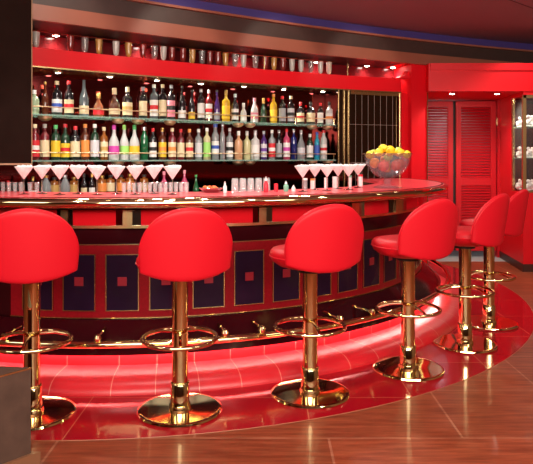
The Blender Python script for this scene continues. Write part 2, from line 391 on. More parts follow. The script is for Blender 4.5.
# ------------------------------------------------------------ SHELVES
XL = -2.95
def shelf(z, label):
    e = empty('glass_shelf', (cpt(-.8, 0.1)[0], cpt(-.8, 0.1)[1], z)); tag(e, label, 'shelf', None)
    def put(nm, b, m):
        bmesh.ops.translate(b, vec=(-e.location.x, -e.location.y, -z), verts=b.verts[:]); return obj(nm, b, m, e)
    b = new(); sweep(b, rect(0.005, 0.28, z-0.014, z), XL, 0.80, n=30); put('glass_board', b, SHELFGLASS)
    b = new(); tube(b, [(*cpt(XL+(0.80-XL)*i/40, 0.015), z+0.065) for i in range(41)], 0.0055, 6); put('guard_rail', b, mat('brushed_brass', (0.85, 0.66, 0.40), 0.45, 1.0))
    for i in range(9):
        x = XL+0.1+(0.68-XL)*i/8; b = new(); tube(b, [(*cpt(x, 0.015), z), (*cpt(x, 0.015), z+0.065)], 0.003, 6); put('rail_post', b, BRASS)
    for px in (45, 118, 138, 170, 238, 250, 312, 328):
        (x, y), m_ = on_curve(px, 0.06); b = new(); lathe(b, [(0, -.045), (.03, -.042), (.056, -.024), (.062, -.001), (0, -.001)], 14, x, y, z-.014)
        put('brass_bracket', b, MATS['brushed_brass'])
    return e
ZU, ZL = 1.738, 1.337
shelf(ZU, 'upper glass bottle shelf with thin brass guard rail on the mirror wall')
shelf(ZL, 'lower glass bottle shelf with thin brass guard rail, just above eye level of the counter')

# ------------------------------------------------------------ BOTTLES
def M(name, c, **k): return mat(name, c, **k)
GL = {
 'dark': M('dark_bottle_glass', (0.012, 0.010, 0.012), rough=0.06, coat=0.5),
 'brown': M('brown_bottle_glass', (0.09, 0.02, 0.008), rough=0.06, coat=0.5),
 'amber': M('amber_bottle_glass', (0.42, 0.12, 0.02), rough=0.05, trans=0.45),
 'green': M('green_bottle_glass', (0.01, 0.10, 0.035), rough=0.05, coat=0.5),
 'dgreen': M('dark_green_bottle_glass', (0.012, 0.035, 0.018), rough=0.06, coat=0.5),
 'pgreen': M('pale_green_bottle_glass', (0.45, 0.58, 0.36), rough=0.1, trans=0.4),
 'clear': M('clear_bottle_glass', (0.80, 0.84, 0.86), rough=0.04, trans=0.72),
 'frost': M('frosted_bottle_glass', (0.62, 0.62, 0.60), rough=0.4, trans=0.15),
 'grey': M('grey_bottle_glass', (0.10, 0.12, 0.13), rough=0.12, coat=0.6),
 'blue': M('dark_blue_bottle_glass', (0.01, 0.015, 0.12), rough=0.05, coat=0.5),
 'cyan': M('pale_blue_bottle_glass', (0.03, 0.42, 0.62), rough=0.08, trans=0.3),
 'yellow': M('yellow_spirit_glass', (0.75, 0.45, 0.03), rough=0.08, trans=0.25),
 'red': M('dark_red_bottle_glass', (0.14, 0.008, 0.012), rough=0.06, coat=0.5),
 'pink': M('pink_spirit_glass', (0.65, 0.08, 0.18), rough=0.08, trans=0.3),
 'purple': M('purple_bottle_glass', (0.06, 0.02, 0.14), rough=0.06, coat=0.5),
 'copper': M('copper_spirit_glass', (0.35, 0.10, 0.04), rough=0.08, trans=0.3),
 'orange': M('orange_spirit_glass', (0.80, 0.42, 0.22), rough=0.2, trans=0.25),
 'lemon': M('pale_yellow_spirit_glass', (0.72, 0.66, 0.35), rough=0.2, trans=0.25),
}
PC = {
 'white': (0.80, 0.78, 0.74), 'cream': (0.74, 0.62, 0.38), 'yellow': (0.80, 0.52, 0.03), 'red': (0.62, 0.02, 0.03), 'orange': (0.80, 0.27, 0.06),
 'gold': (0.55, 0.34, 0.10), 'grey': (0.35, 0.36, 0.38), 'black': (0.02, 0.02, 0.02), 'green': (0.08, 0.40, 0.12), 'lgreen': (0.35, 0.72, 0.16),
 'magenta': (0.60, 0.06, 0.38), 'pink': (0.78, 0.25, 0.32), 'blue': (0.04, 0.10, 0.45), 'purple': (0.15, 0.05, 0.30), 'silver': (0.6, 0.6, 0.62)}
def paper(c): return M('paper_'+c, PC[c], rough=0.5)
def capm(c): return M('cap_'+c, PC[c], rough=0.28, metal=(0.9 if c in ('gold', 'silver') else 0.0))
# profiles as (radius fraction, height fraction); r scaled to body radius, label zone
SH = {
 'std':  ([(0,0),(.92,0),(1,.015),(1,.64),(.93,.70),(.58,.75),(.40,.78),(.36,.84),(.36,.93)], (.09,.55)),
 'round':([(0,0),(.90,0),(1,.02),(1,.54),(.95,.62),(.72,.69),(.44,.74),(.36,.78),(.35,.92)], (.08,.46)),
 'wine': ([(0,0),(.92,0),(1,.02),(1,.38),(.96,.47),(.75,.58),(.45,.70),(.34,.80),(.32,.97)], (.06,.28)),
 'pear': ([(0,0),(.95,0),(1,.03),(1,.42),(.92,.52),(.66,.62),(.42,.70),(.33,.78),(.30,.88)], (.16,.40)),
 'wide': ([(0,0),(.94,0),(1,.02),(1,.56),(.96,.66),(.50,.72),(.34,.76),(.34,.86)], (.10,.50)),
 'squat':([(0,0),(.80,0),(1,.08),(1,.28),(.86,.46),(.45,.62),(.32,.70),(.34,.80)], (.10,.30)),
 'slim': ([(0,0),(.94,0),(1,.01),(1,.62),(.90,.70),(.52,.78),(.46,.88),(.46,.94)], (.15,.52)),
 'block':([(0,0),(.96,0),(1,.01),(1,.80),(.92,.86),(.42,.88),(.40,.94)], (.45,.74)),
 'decant':([(0,0),(.60,0),(.85,.2),(1,.50),(.95,.66),(.6,.80),(.36,.88),(.34,.94)], (.10,.40)),
 'short':([(0,0),(.9,0),(1,.03),(1,.45),(.8,.58),(.45,.68),(.38,.80)], (.10,.40)),
}
def bottle(px, top, off, z, r, shape, glass, label, cap, text, cat, group, band=None, capr=None):
    (x, y), _ = on_curve(px, off)
    h = H+(158-top)*y/FP-z
    e = empty('bottle', (x, y, z), random.uniform(-.4, .4)); tag(e, text, cat, group)
    prof, (l0, l1) = SH[shape]
    pr = [(a*r, c*h) for a, c in prof]
    pr.append((0, pr[-1][1]))
    b = new(); lathe(b, pr, 20); obj('glass_body', b, GL[glass], e)
    if label:
        b = new(); R = r*1.015
        mats = [paper(label)]
        zz = [l0*h, l1*h]
        if band:
            mats.append(paper(band)); d = (l1-l0)*h; zz = [l0*h, l0*h+d*.42, l0*h+d*.68, l1*h]
        rings = [[b.verts.new((R*math.cos(2*PI*i/20), R*math.sin(2*PI*i/20), q)) for i in range(20)] for q in zz]
        for q in range(len(zz)-1):
            for i in range(20):
                f = b.faces.new((rings[q][i], rings[q][(i+1)%20], rings[q+1][(i+1)%20], rings[q+1][i]))
                if band and q == 1: f.material_index = 1
        obj('paper_label', b, mats, e)
    if cap:
        cr = (capr or prof[-1][0]*1.25)*r; z0 = pr[-2][1]-0.012 if shape == 'wine' else pr[-2][1]-.005
        ch = h-z0
        if shape in ('std', 'round', 'slim', 'pear') and ch < .03: z0 = h-.035; ch = .035
        b = new(); lathe(b, [(0, z0), (cr, z0), (cr, z0+ch*.9), (cr*.85, h), (0, h)], 14); obj('bottle_cap', b, capm(cap), e)
    return e
W = .033
UP = [ # x, top, radius, shape, glass, label, cap, band, description
 (34.5,90,.036,'round','pgreen',None,'white',None,'pale green glass bottle'),
 (45,82,.028,'wine','brown',None,'gold',None,'slender brown bottle with gold neck'),
 (57,81,.040,'round','dark','white','cream','blue','dark round-shouldered bottle with tall cream cap'),
 (69,81,.037,'round','dark','cream','red','red','dark bottle with bright red cap'),
 (84,79,.038,'wine','grey','cream',None,None,'tall grey champagne-shaped bottle with bare neck'),
 (98.5,93,.043,'squat','copper','red','gold',None,'squat copper cognac decanter'),
 (114.5,88,.046,'squat','brown','cream','cream',None,'wide brown decanter with cream stopper'),
 (127.5,87,.042,'wide','dark','cream','cream','gold','broad dark bottle with big cream label'),
 (143,87,.035,'std','dark','cream','grey',None,'dark bottle with grey cap'),
 (154,84.5,.036,'std','grey','white','white','red','grey bottle with red-striped white label'),
 (162.7,84.5,.034,'std','dark','cream','cream',None,'bottle with tall cream label and cream cap'),
 (171.3,85,.034,'std','dark','pink','grey','black','dark bottle with pink label'),
 (182,86,.034,'wine','dark','white','black',None,'black bottle with small white label'),
 (191.8,90,.030,'wine','dark','yellow','black','gold','dark bottle with amber oval label'),
 (201,89,.033,'std','dark','white','silver',None,'dark bottle with silver cap and white label'),
 (209,90,.031,'std','red','white','silver','red','dark red bottle with white shoulder band'),
 (217,90,.029,'wine','purple','grey','black',None,'dark purple slender bottle'),
 (226,90,.038,'wide','yellow','yellow','gold',None,'broad yellow bottle, the larger of the two yellow ones'),
 (235,94,.033,'round','dark','white','silver','black','dark bottle with round white label'),
 (243.5,103,.030,'short','frost','white','white',None,'short white bottle'),
 (254.5,98,.037,'pear','frost','pink','pink','white','pink capped flared bottle with pink label'),
 (263.5,98,.031,'short','dgreen',None,'gold',None,'dark green bottle with gold ball stopper'),
 (273.5,94,.036,'round','yellow','yellow','orange',None,'yellow liqueur bottle with orange cap'),
 (282.3,96,.035,'std','dark','grey','red',None,'black bottle with orange-red cap'),
 (291,96,.034,'std','dark','silver','cream','black','dark bottle with pale cream cap'),
 (300.5,102,.038,'wide','dark','cream','red','red','squarish bottle with red striped cream label'),
 (310.8,102,.043,'wide','dark','cream','black',None,'broad bottle with wide black cap'),
 (320.3,103,.031,'std','dark','white','red',None,'bottle with plain white label and red cap'),
 (329.3,102,.037,'wide','frost','white','black','orange','white bottle with orange emblem at the shelf end'),
]
LO = [
 (35,124,.034,'std','red','red','cream','white','dark red bottle with slanted red label'),
 (44.8,124,.036,'std','red','cream','white',None,'dark bottle with cream label and white cap'),
 (55.7,125,.036,'std','dgreen','yellow','dgreen' if False else 'green',None,'dark green bottle with plain yellow label'),
 (65.3,124,.038,'round','dgreen','yellow','red','red','bottle with red lettered yellow label and red cap'),
 (75.3,126,.038,'std','dark','cream','red',None,'dark bottle with small red cap and wide cream label'),
 (85.2,124,.036,'std','brown','orange','orange',None,'brown bottle with plain orange label'),
 (94.8,124,.036,'std','dgreen','silver','white',None,'dark green bottle with silver-grey label'),
 (104,127,.033,'std','amber','cream','cream','gold','amber bottle with gold-banded cream label'),
 (114,125,.044,'pear','frost','magenta','magenta',None,'frosted pear-shaped bottle with magenta cap'),
 (124.2,125,.040,'pear','frost','lgreen','lgreen',None,'frosted bottle with light green label'),
 (134.4,125,.044,'pear','frost','yellow','green',None,'frosted bottle with yellow label and green cap'),
 (144.2,127,.036,'slim','green',None,'silver',None,'bright green glass bottle with silver cap'),
 (153,128,.031,'std','dark','white','red','black','black bottle with white patterned label'),
 (162.4,128,.035,'std','brown','yellow','gold','orange','bottle with orange and yellow label'),
 (172.2,128,.035,'std','red','cream','cream','orange','dark red bottle with cream cap'),
 (180.8,129,.034,'std','red','cream','red',None,'bottle with bright red cap and cream label'),
 (189.5,129,.034,'std','brown','cream','orange','red','bottle with red dotted label and orange cap'),
 (198.6,129,.034,'std','clear','silver','white',None,'clear bottle with silver label and white cap'),
 (207,128,.033,'std','lemon','lgreen','white',None,'yellow-green bottle with flat white cap'),
 (215.3,124,.036,'slim','clear','white','blue','blue','tall clear bottle with blue cap'),
 (222.6,123,.024,'slim','clear',None,'silver',None,'tallest slim clear bottle'),
 (229.7,128,.032,'std','clear','white','white','black','clear bottle with white and black label'),
 (238.6,131,.038,'wide','orange',None,'white',None,'pale orange spirit bottle'),
 (247,131,.036,'wide','lemon',None,'white',None,'pale yellow spirit bottle'),
 (255.3,130,.042,'wide','frost','white','silver',None,'broad frosted white bottle'),
 (263.8,131,.031,'std','purple','silver','grey','purple','dark bottle with purple banded label'),
 (272,130,.033,'std','clear','red','white','white','clear bottle with red and white label'),
 (279,130,.031,'std','dark','grey','silver',None,'dark bottle with grey label'),
 (286.6,129,.034,'std','pink','white','red','magenta','pink bottle with crimson cap'),
 (293.8,129,.031,'std','blue',None,'silver',None,'dark blue bottle'),
 (301.2,130,.040,'pear','clear','silver','silver',None,'clear pear-shaped bottle with silver cap'),
 (310,134,.034,'std','dgreen','white','white',None,'dark green bottle with square white label and white cap'),
 (317,132,.027,'slim','cyan','blue','blue',None,'slim bright blue bottle'),
 (323.6,130,.035,'slim','frost','white','red','red','frosted bottle with red cap at the shelf end'),
]
for rows, z, nm, base in ((UP, ZU, 'upper', 0), (LO, ZL, 'lower', 0)):
    for i, (px, top, r, shp, gl, lb, cp, bd, d) in enumerate(rows):
        nxt = px
        off = 0.09 if i % 2 == 0 else 0.13
        bottle(px, top, off, z, r*1.11, shp, gl, lb, cp, '%s on the %s glass shelf' % (d, nm), 'bottle', 'spirit bottles on the %s shelf' % nm, bd)

# ------------------------------------------------------------ glasses on the header
TINT = {
 'c': M('clear_tall_glass', (0.80, 0.72, 0.70), rough=0.05, trans=0.75),
 'a': M('amber_tall_glass', (0.85, 0.42, 0.10), rough=0.08, trans=0.4),
 'r': M('red_tinted_tall_glass', (0.45, 0.05, 0.04), rough=0.06, trans=0.5),
 'w': M('pale_tall_glass', (0.85, 0.80, 0.72), rough=0.15, trans=0.35)}
HG = [(36,'w'),(70.5,'r'),(85,'c'),(99,'a'),(116,'w'),(128.5,'a'),(143,'r'),(154.6,'c'),(163.5,'w'),(172,'r'),(183,'r'),(192.5,'a'),(202,'c'),(210,'r'),(218,'r'),(225.5,'a'),(235,'c'),(243.5,'w'),(255.5,'c'),(265.5,'r'),(274,'a'),(283,'r'),(292,'w'),(301,'w'),(311,'c'),(320.5,'w'),(329,'w')]
TN = {'c': 'clear', 'a': 'amber tinted', 'r': 'dark red tinted', 'w': 'pale'}
BULB_MAT = BRASSD
proto = {}; tcount = {}; ORD = ['first', 'second', 'third', 'fourth', 'fifth', 'sixth', 'seventh', 'eighth', 'ninth']
for i, (px, t) in enumerate(HG):
    (x, y), _ = on_curve(px, 0.09)
    if t not in proto:
        e = empty('pilsner_glass', (x, y, 2.31)); b = new()
        lathe(b, [(0,0),(.030,0),(.032,.004),(.012,.010),(.010,.018),(.023,.026),(.029,.06),(.034,.150),(.032,.150),(.027,.06),(.019,.030),(0,.030)], 16)
        obj('glass_bowl', b, TINT[t], e)
        b = new(); torus(b, .033, .0016, .150, 16, 6); obj('rim', b, BRASSD if t == 'a' else CHROME, e)
        proto[t] = e
    else:
        s = proto[t]; e = s.copy(); COL.objects.link(e)
        for ch in s.children:
            c = ch.copy(); COL.objects.link(c); c.parent = e
        e.location = (x, y, 2.31)
    left = 'far left' if i < 2 else None
    ref = None
    tcount[t] = tcount.get(t, -1)+1
    tag(e, '%s tall glass on the red ledge, %s of its colour from left' % (TN[t], ORD[tcount[t]]), 'glass', 'tall glasses on the red ledge')
b = new(); tube(b, [(*cpt(-3.1+(3.9)*i/40, 0.045), 2.463) for i in range(41)], 0.004, 6)
for i in range(6):
    x = -3.0+3.75*i/5; tube(b, [(*cpt(x, 0.045), 2.31), (*cpt(x, 0.045), 2.463)], 0.003, 6)
tag(obj('gallery_rail', b, BRASSD), 'thin brass rail in front of the row of tall glasses', 'rail')

# ------------------------------------------------------------ lamps
def downlight(x, y, z, label, group, r=0.028, e_=None):
    e = empty('downlight', (x, y, z)); tag(e, label, 'light', group)
    b = new(); torus(b, r*1.25, .006, -.004, 20, 6); obj('trim_ring', b, CHROME, e)
    b = new(); lathe(b, [(0, -.012), (r*.6, -.011), (r, -.004), (r, 0), (0, 0)], 16); obj('bulb', b, LAMP, e)
    return e
def spot(name, loc, energy, col=(1, .86, .70), size=150, blend=.6, rad=.04, target=None):
    l = bpy.data.lights.new(name, 'SPOT'); l.energy = energy; l.color = col; l.spot_size = math.radians(size); l.spot_blend = blend; l.shadow_soft_size = rad
    o = bpy.data.objects.new(name, l); COL.objects.link(o); o.location = loc
    if target: o.rotation_euler = (Vector(target)-Vector(loc)).to_track_quat('-Z', 'Y').to_euler()
    return o
names = ['pale green bottle', 'champagne-shaped bottle', 'grey bottle', 'silver capped bottle', 'short white bottle', 'black bottle', 'orange emblem bottle']
for i, px in enumerate((58, 110, 157, 201, 244, 284, 323)):
    (x, y), _ = on_curve(px, 0.17)
    downlight(x, y, 2.137, 'small bright downlight under the red header near the upper shelf %s' % names[i], 'downlights under the red header')
    spot('shelf_spot', (x, y, 2.115), 20, size=150)
for i, px in enumerate((56, 143, 243, 317, 367, 393)):
    (x, y), _ = on_curve(px, 0.22)
    downlight(x, y, 2.479, 'bright downlight in the soffit above the red ledge, %s' % ['first from left', 'second from left', 'above the middle glasses', 'at the last glass', 'right of the brass post', 'beside the red pillar'][i], 'soffit downlights over the ledge', .032)
    spot('ledge_spot', (x, y, 2.46), 6, size=150)
for i, (px, d) in enumerate(((452, 7.62), (497, 7.62))):
    downlight(bearing(px)*d, d, 2.149, 'small downlight over the %s louvred door' % ('left', 'right')[i], 'downlights over the louvred doors', .035)
    spot('door_spot', (bearing(px)*d, d-.1, 2.12), 34, size=140)
downlight(bearing(427)*7.6, 7.6, 2.475, 'small downlight in the soffit beside the red pillar top', 'light', .03)
# column and dark mirror right of the shelves
(x0, y0), m0 = on_curve(338.5, 0.0); (x1, y1), m1 = on_curve(350, 0.0)
e = empty('brass_column', ((x0+x1)/2, (y0+y1)/2, 0.93)); tag(e, 'narrow brass and dark mirror column between the bottle shelves and the mirror', 'column')
b = new(); sweep(b, rect(0.02, 0.29, 0.93, 2.136), m0, m1, n=3); bmesh.ops.translate(b, vec=(-e.location.x, -e.location.y, -.93), verts=b.verts[:]); obj('mirror_core', b, BLACKMIRROR, e)
for mm in (m0+.01, (m0+m1)/2+.01, m1-.006):
    b = new(); tube(b, [(*cpt(mm, 0.012), 0.93), (*cpt(mm, 0.012), 2.136)], 0.009, 8); bmesh.ops.translate(b, vec=(-e.location.x, -e.location.y, -.93), verts=b.verts[:]); obj('brass_strip', b, BRASSD, e)
b = new(); tube(b, [(*cpt(m1, 0.05), 2.31), (*cpt(m1, 0.05), 2.48)], 0.008, 8); tag(obj('brass_post', b, BRASSD), 'short brass post standing on the red ledge right of the glasses', 'post')
(xa, ya), ma = on_curve(352, 0.0); (xb, yb), mb = on_curve(409, 0.0)
e = empty('strip_mirror', ((xa+xb)/2, (ya+yb)/2, 0.93)); tag(e, 'dark mirror of tall narrow strips in a brass and red frame behind the fruit bowl', 'mirror')
def putm(nm, b, m): bmesh.ops.translate(b, vec=(-e.location.x, -e.location.y, -.93), verts=b.verts[:]); return obj(nm, b, m, e)
b = new(); sweep(b, rect(0.06, 0.09, 0.93, 2.136), ma, mb, n=10); putm('mirror_glass', b, BLACKMIRROR)
b = new()
for i in range(1, 8):
    t = ma+(mb-.10-ma)*i/8; tube(b, [(*cpt(t, 0.06), 0.94), (*cpt(t, 0.06), 2.13)], 0.0025, 5)
for z in (1.3, 1.75): tube(b, [(*cpt(ma+(mb-.1-ma)*i/8, 0.06), z) for i in range(9)], 0.002, 5)
putm('mirror_joint', b, mat('pale_joint', (0.35, 0.28, 0.24), 0.4))
b = new(); sweep(b, rect(0.03, 0.06, 2.10, 2.136), ma, mb-.10, n=8); putm('frame_top', b, BRASSD)
b = new(); sweep(b, rect(0.0, 0.06, 0.93, 2.136), mb-.10, mb, n=3); putm('frame_side', b, REDPAINT)
b = new(); tube(b, [(*cpt(mb-.105, 0.03), 0.93), (*cpt(mb-.105, 0.03), 2.136)], 0.007, 6); putm('gold_edge', b, BRASSD)

# ------------------------------------------------------------ display case in the pier
e = empty('display_case', (B[0], B[1], 0.943)); tag(e, 'brass framed glass display case set in the red pier at the right', 'display case')
def putd(nm, b, m): bmesh.ops.translate(b, vec=(-B[0], -B[1], -.943), verts=b.verts[:]); return obj(nm, b, m, e, smooth=False)
sd = side(7.84)
b = new(); box(b, B[0]-.005, B[0]+.035, 7.385, 7.42, .943, 2.107); box(b, sd[0]-.01, sd[0]+.02, 7.81, 7.85, .943, 2.107)
box(b, B[0], 4.6, 7.385, 7.41, 2.07, 2.107); box(b, B[0], 4.6, 7.385, 7.41, .943, .965); putd('brass_frame', b, BRASSD)
b = new(); box(b, B[0]+.035, 4.6, 7.395, 7.40, .965, 2.07); putd('front_glass', b, PANE)
b = new(); prism(b, [side(7.42), side(7.81), (side(7.81)[0]+.004, 7.81), (side(7.42)[0]+.004, 7.42)], .965, 2.07); putd('side_glass', b, PANE)
b = new(); box(b, sd[0]+.03, 5.1, 7.83, 7.858, .943, 2.107); putd('back_mirror', b, mat('dark_red_mirror', (0.14, 0.02, 0.02), 0.08, 1.0))
for z in (1.36, 1.74): b = new(); box(b, 3.12, 4.6, 7.43, 7.82, z-.012, z); putd('case_shelf', b, SHELFGLASS)
k = 0
for z, w in ((.966, 'case floor'), (1.361, 'lower case shelf'), (1.741, 'upper case shelf')):
    for j, (x, y) in enumerate(((3.165, 7.745), (3.17, 7.50), (3.275, 7.64))):
        e2 = empty('coral_ornament', (x, y, z)); b = new()
        for q in range(9):
            a = q*2.4; rr = .02*math.sqrt(q)*.75
            r = bmesh.ops.create_icosphere(b, subdivisions=2, radius=random.uniform(.018, .03))
            bmesh.ops.translate(b, vec=(rr*math.cos(a), rr*math.sin(a), .032+.012*(q % 4)+ .006*q*(q % 2)), verts=r['verts'])
        obj('ornament_body', b, WHITE, e2)
        b = new(); lathe(b, [(0,0),(.035,0),(.03,.014),(0,.014)], 14); obj('ornament_foot', b, WHITE, e2)
        tag(e2, 'knobbly white ornament on the %s, %s' % (w, ['at the left end', 'nearest the front corner', 'furthest right'][j]), 'ornament', 'white ornaments in the display case')
downlight(3.2, 7.6, 2.105, 'tiny downlight inside the display case top', 'light', .02)
spot('case_spot', (3.38, 7.62, 2.08), 8, col=(1,.93,.88), size=150)

# ------------------------------------------------------------ STOOLS
def make_back(T=0.040):
    b = new(); NS, NV = 40, 22; rb = .38; hw = .240
    ph = math.asin(hw/rb); coff = .165-rb*math.cos(ph)
    def P(s, v, sgn):
        a = ph*s; S = abs(s)
        zt = .835+.272*max(0, 1-S**2.0)**(1/2.0); zb = .735+.045*S*S
        z = zb+(zt-zb)*v; q = abs(2*v-1)
        pf = (max(0, 1-q**24)*max(0, 1-S**24))**.5
        r = rb+sgn*T/2*pf+.15*(z-.90)
        return (r*math.sin(a), -(coff+r*math.cos(a)), z)
    ss = [math.sin(PI/2*(2*i/NS-1)) for i in range(NS+1)]; vv = [(1-math.cos(PI*j/NV))/2 for j in range(NV+1)]
    G = {}
    for sgn in (1, -1):
        for i, s in enumerate(ss):
            for j, v in enumerate(vv):
                edge = i in (0, NS) or j in (0, NV)
                if edge and sgn == -1: G[(sgn, i, j)] = G[(1, i, j)]
                else: G[(sgn, i, j)] = b.verts.new(P(s, v, sgn))
    for sgn in (1, -1):
        for i in range(NS):
            for j in range(NV):
                b.faces.new((G[(sgn,i,j)], G[(sgn,i+1,j)], G[(sgn,i+1,j+1)], G[(sgn,i,j+1)]))
    bmesh.ops.remove_doubles(b, verts=b.verts[:], dist=1e-5)
    pip = [Vector(P(s, 1, 0)) for s in ss]
    return b, pip
def make_stool():
    e = empty('bar_stool')
    b = new(); lathe(b, [(0,.003),(.222,.003),(.226,.010),(.223,.018),(.214,.021),(.206,.0205),(.06,.0225),(.057,.040),(0,.040)], 56); obj('base_plate', b, BRASS, e)
    b = new(); lathe(b, [(0,.03),(.05,.03),(.05,.15),(.046,.155),(.043,.155),(.043,.74),(0,.74)], 32); col = obj('pole', b, BRASS, e)
    b = new(); torus(b, .0465, .005, .155, 32, 6); obj('collar', b, BRASSD, col)
    b = new(); torus(b, .198, .0115, .392, 64, 10); fr = obj('footring', b, BRASS, e)
    for a in (20, 140, 260):
        t = math.radians(a); b = new()
        tube(b, [(.04*math.cos(t), .04*math.sin(t), .425), (.12*math.cos(t), .12*math.sin(t), .418), (.195*math.cos(t), .195*math.sin(t), .394)], .008, 8); obj('spoke', b, BRASS, fr)
    b = new(); lathe(b, [(0,.705),(.07,.705),(.075,.732),(0,.732)], 24); obj('seat_mount', b, BLACK, e)
    b = new(); lathe(b, [(0,.728),(.12,.728),(.182,.745),(.219,.772),(.232,.80),(.229,.822),(.215,.838),(.17,.846),(.08,.850),(0,.851)], 48); st = obj('seat', b, LEATHER, e)
    b = new(); torus(b, .231, .004, .800, 56, 6); obj('seat_piping', b, PIPING, st)
    b, pip = make_back(); bk = obj('backrest', b, LEATHER, e, ang=80)
    b = new(); tube(b, pip, .0045, 8); obj('back_piping', b, PIPING, bk)
    return e
stool = make_stool()
spots_ = [(32,415,'leftmost round-backed red leather bar stool, partly behind the dark box'),
 (180,411,'red leather bar stool with its back square to us, second from the left'),
 (310,394.5,'middle red leather bar stool turned slightly, seat showing at its left'),
 (408,370,'red leather bar stool nearest the fruit bowl end, fourth from the left'),
 (465,345,'red leather bar stool in front of the louvred doors, fifth along'),
 (489,324,'farthest red leather bar stool, seen almost edge-on beside the right pier')]
for i, (px, py, d) in enumerate(spots_):
    D = FP*H/(py-158); x = bearing(px)*D
    if i == 0: s = stool
    else:
        s = stool.copy(); COL.objects.link(s)
        for ch in stool.children:
            c = ch.copy(); COL.objects.link(c); c.parent = s
            for g in ch.children:
                q = g.copy(); COL.objects.link(q); q.parent = c
    s.location = (x, D, 0)
    th = math.atan2(x-CX, CY-D); s.rotation_euler = (0, 0, th + math.radians([19, 8, 0, -6, -4, -14][i]))
    tag(s, d, 'bar stool', 'red bar stools along the curved bar')

# ------------------------------------------------------------ martini glasses
ZC = 1.1155
def make_martini():
    e = empty('martini_glass')
    b = new(); lathe(b, [(0,0),(.036,0),(.037,.002),(.010,.006),(.0045,.012),(.004,.100),(.0,.104)], 20); obj('stem', b, GLASS, e)
    b = new(); lathe(b, [(0,.100),(.004,.101),(.060,.182),(.0585,.183),(0,.180)], 28); obj('frosted_bowl', b, FROST, e)
    b = new(); lathe(b, [(0,.183),(.03,.189),(.055,.184),(.0585,.1825),(0,.181)], 24)
    for q in range(16):
        a = random.uniform(0, 6.28); rr = random.uniform(.01, .055); r = bmesh.ops.create_icosphere(b, subdivisions=1, radius=random.uniform(.006, .010))
        bmesh.ops.translate(b, vec=(rr*math.cos(a), rr*math.sin(a), .186), verts=r['verts'])
    obj('ice_topping', b, ICE, e)
    return e
mg = make_martini(); first = True
def copy1(src, loc, rz=0):
    e = src.copy(); COL.objects.link(e); e.location = loc; e.rotation_euler = (0, 0, rz)
    for ch in src.children:
        c = ch.copy(); COL.objects.link(c); c.parent = e
    return e
ordn = ['first', 'second', 'third', 'fourth', 'fifth', 'sixth', 'seventh', 'eighth', 'ninth']
for i, px in enumerate((24, 42, 59.7, 78, 97, 116.5, 135.5, 154, 172.5)):
    x, y = on_ring(px, 2.42 if i % 2 else 2.50)
    e = mg if i == 0 else copy1(mg, None or (x, y, ZC), i)
    e.location = (x, y, ZC)
    tag(e, 'frosty white martini glass in the long left row, %s from the left' % ordn[i], 'glass', 'martini glasses in the left row')
for i, px in enumerate((302.7, 315, 327, 338, 348.5, 358.0)):
    x, y = on_ring(px, 2.36 if i % 2 else 2.50)
    e = copy1(mg, (x, y, ZC), i*1.3)
    tag(e, 'frosty white martini glass in the right cluster, %s from its left end' % ordn[i], 'glass', 'martini glasses in the right row')

# small glasses
sh = empty('shot_glass'); b = new(); lathe(b, [(0,0),(.014,0),(.017,.070),(.0155,.070),(.0125,.008),(0,.008)], 14); obj('glass_wall', b, SGLASS, sh)
b = new(); torus(b, .0163, .0012, .070, 14, 5); obj('glass_rim', b, CHROME, sh)
k = 0
for row, R in ((0, 2.30), (1, 2.25)):
    for i in range(13):
        x, y = on_ring(124+i*5.2, R)
        e = sh if k == 0 else copy1(sh, (x, y, ZC)); e.location = (x, y, ZC); k += 1
        tag(e, 'small clear shot glass in the double row behind the left martini glasses', 'glass', 'shot glasses behind the left martini row')
for i, px in enumerate((3, 9, 15, 21, 30, 37)):
    x, y = on_ring(px, 2.30)
    e = copy1(sh, (x, y, ZC)); tag(e, 'small clear shot glass at the far left end of the bar top', 'glass', 'shot glasses at the left end')
tb = empty('tumbler'); b = new(); lathe(b, [(0,.094),(.021,.094),(.024,.088),(.027,0),(.0255,0),(.022,.083),(0,.085)], 16); obj('glass_wall', b, SGLASS, tb)
b = new(); torus(b, .0262, .0014, .0015, 16, 5); obj('glass_rim', b, CHROME, tb)
k = 0
for R in (2.225, 2.285, 2.345):
    for i in range(5):
        x, y = on_ring(235+i*7.9, R)
        e = tb if k == 0 else copy1(tb, (x, y, ZC)); e.location = (x, y, ZC); k += 1
        tag(e, 'upturned clear tumbler in the block of tumblers at the middle of the bar top', 'glass', 'upturned tumblers on the bar')
# condiment bottles
def little(px, R, h, r, body, cap, label, cat='bottle', nm='dropper_bottle'):
    x, y = on_ring(px, R); e = empty(nm, (x, y, ZC)); tag(e, label, cat)
    b = new(); lathe(b, [(0,0),(r*.95,0),(r,.003),(r,h*.55),(r*.5,h*.68),(r*.45,h*.72),(0,h*.72)], 16); obj('bottle_body', b, body, e)
    b = new(); lathe(b, [(0,h*.72),(r*.5,h*.72),(r*.5,h*.82),(r*.2,h*.9),(r*.12,h),(0,h)], 12); obj('nozzle', b, cap, e)
def jar(px, R, h, r, body, cap, label):
    x, y = on_ring(px, R); e = empty('jar', (x, y, ZC)); tag(e, label, 'jar')
    b = new(); lathe(b, [(0,0),(r*.97,0),(r,.004),(r,h*.82),(0,h*.82)], 16); obj('jar_body', b, body, e)
    b = new(); lathe(b, [(0,h*.82),(r*1.02,h*.82),(r*1.02,h),(0,h)], 16); obj('lid', b, cap, e)
REDP = M('bright_red_plastic', (0.75, 0.02, 0.04), rough=0.3); GRNP = M('sea_green_plastic', (0.15, 0.45, 0.32), rough=0.3)
little(266, 2.43, .11, .016, REDP, WHITE, 'red squeeze bottle with white nozzle beside the upturned tumblers')
jar(276, 2.42, .058, .014, REDP, REDP, 'small all red jar between the red and green squeeze bottles')
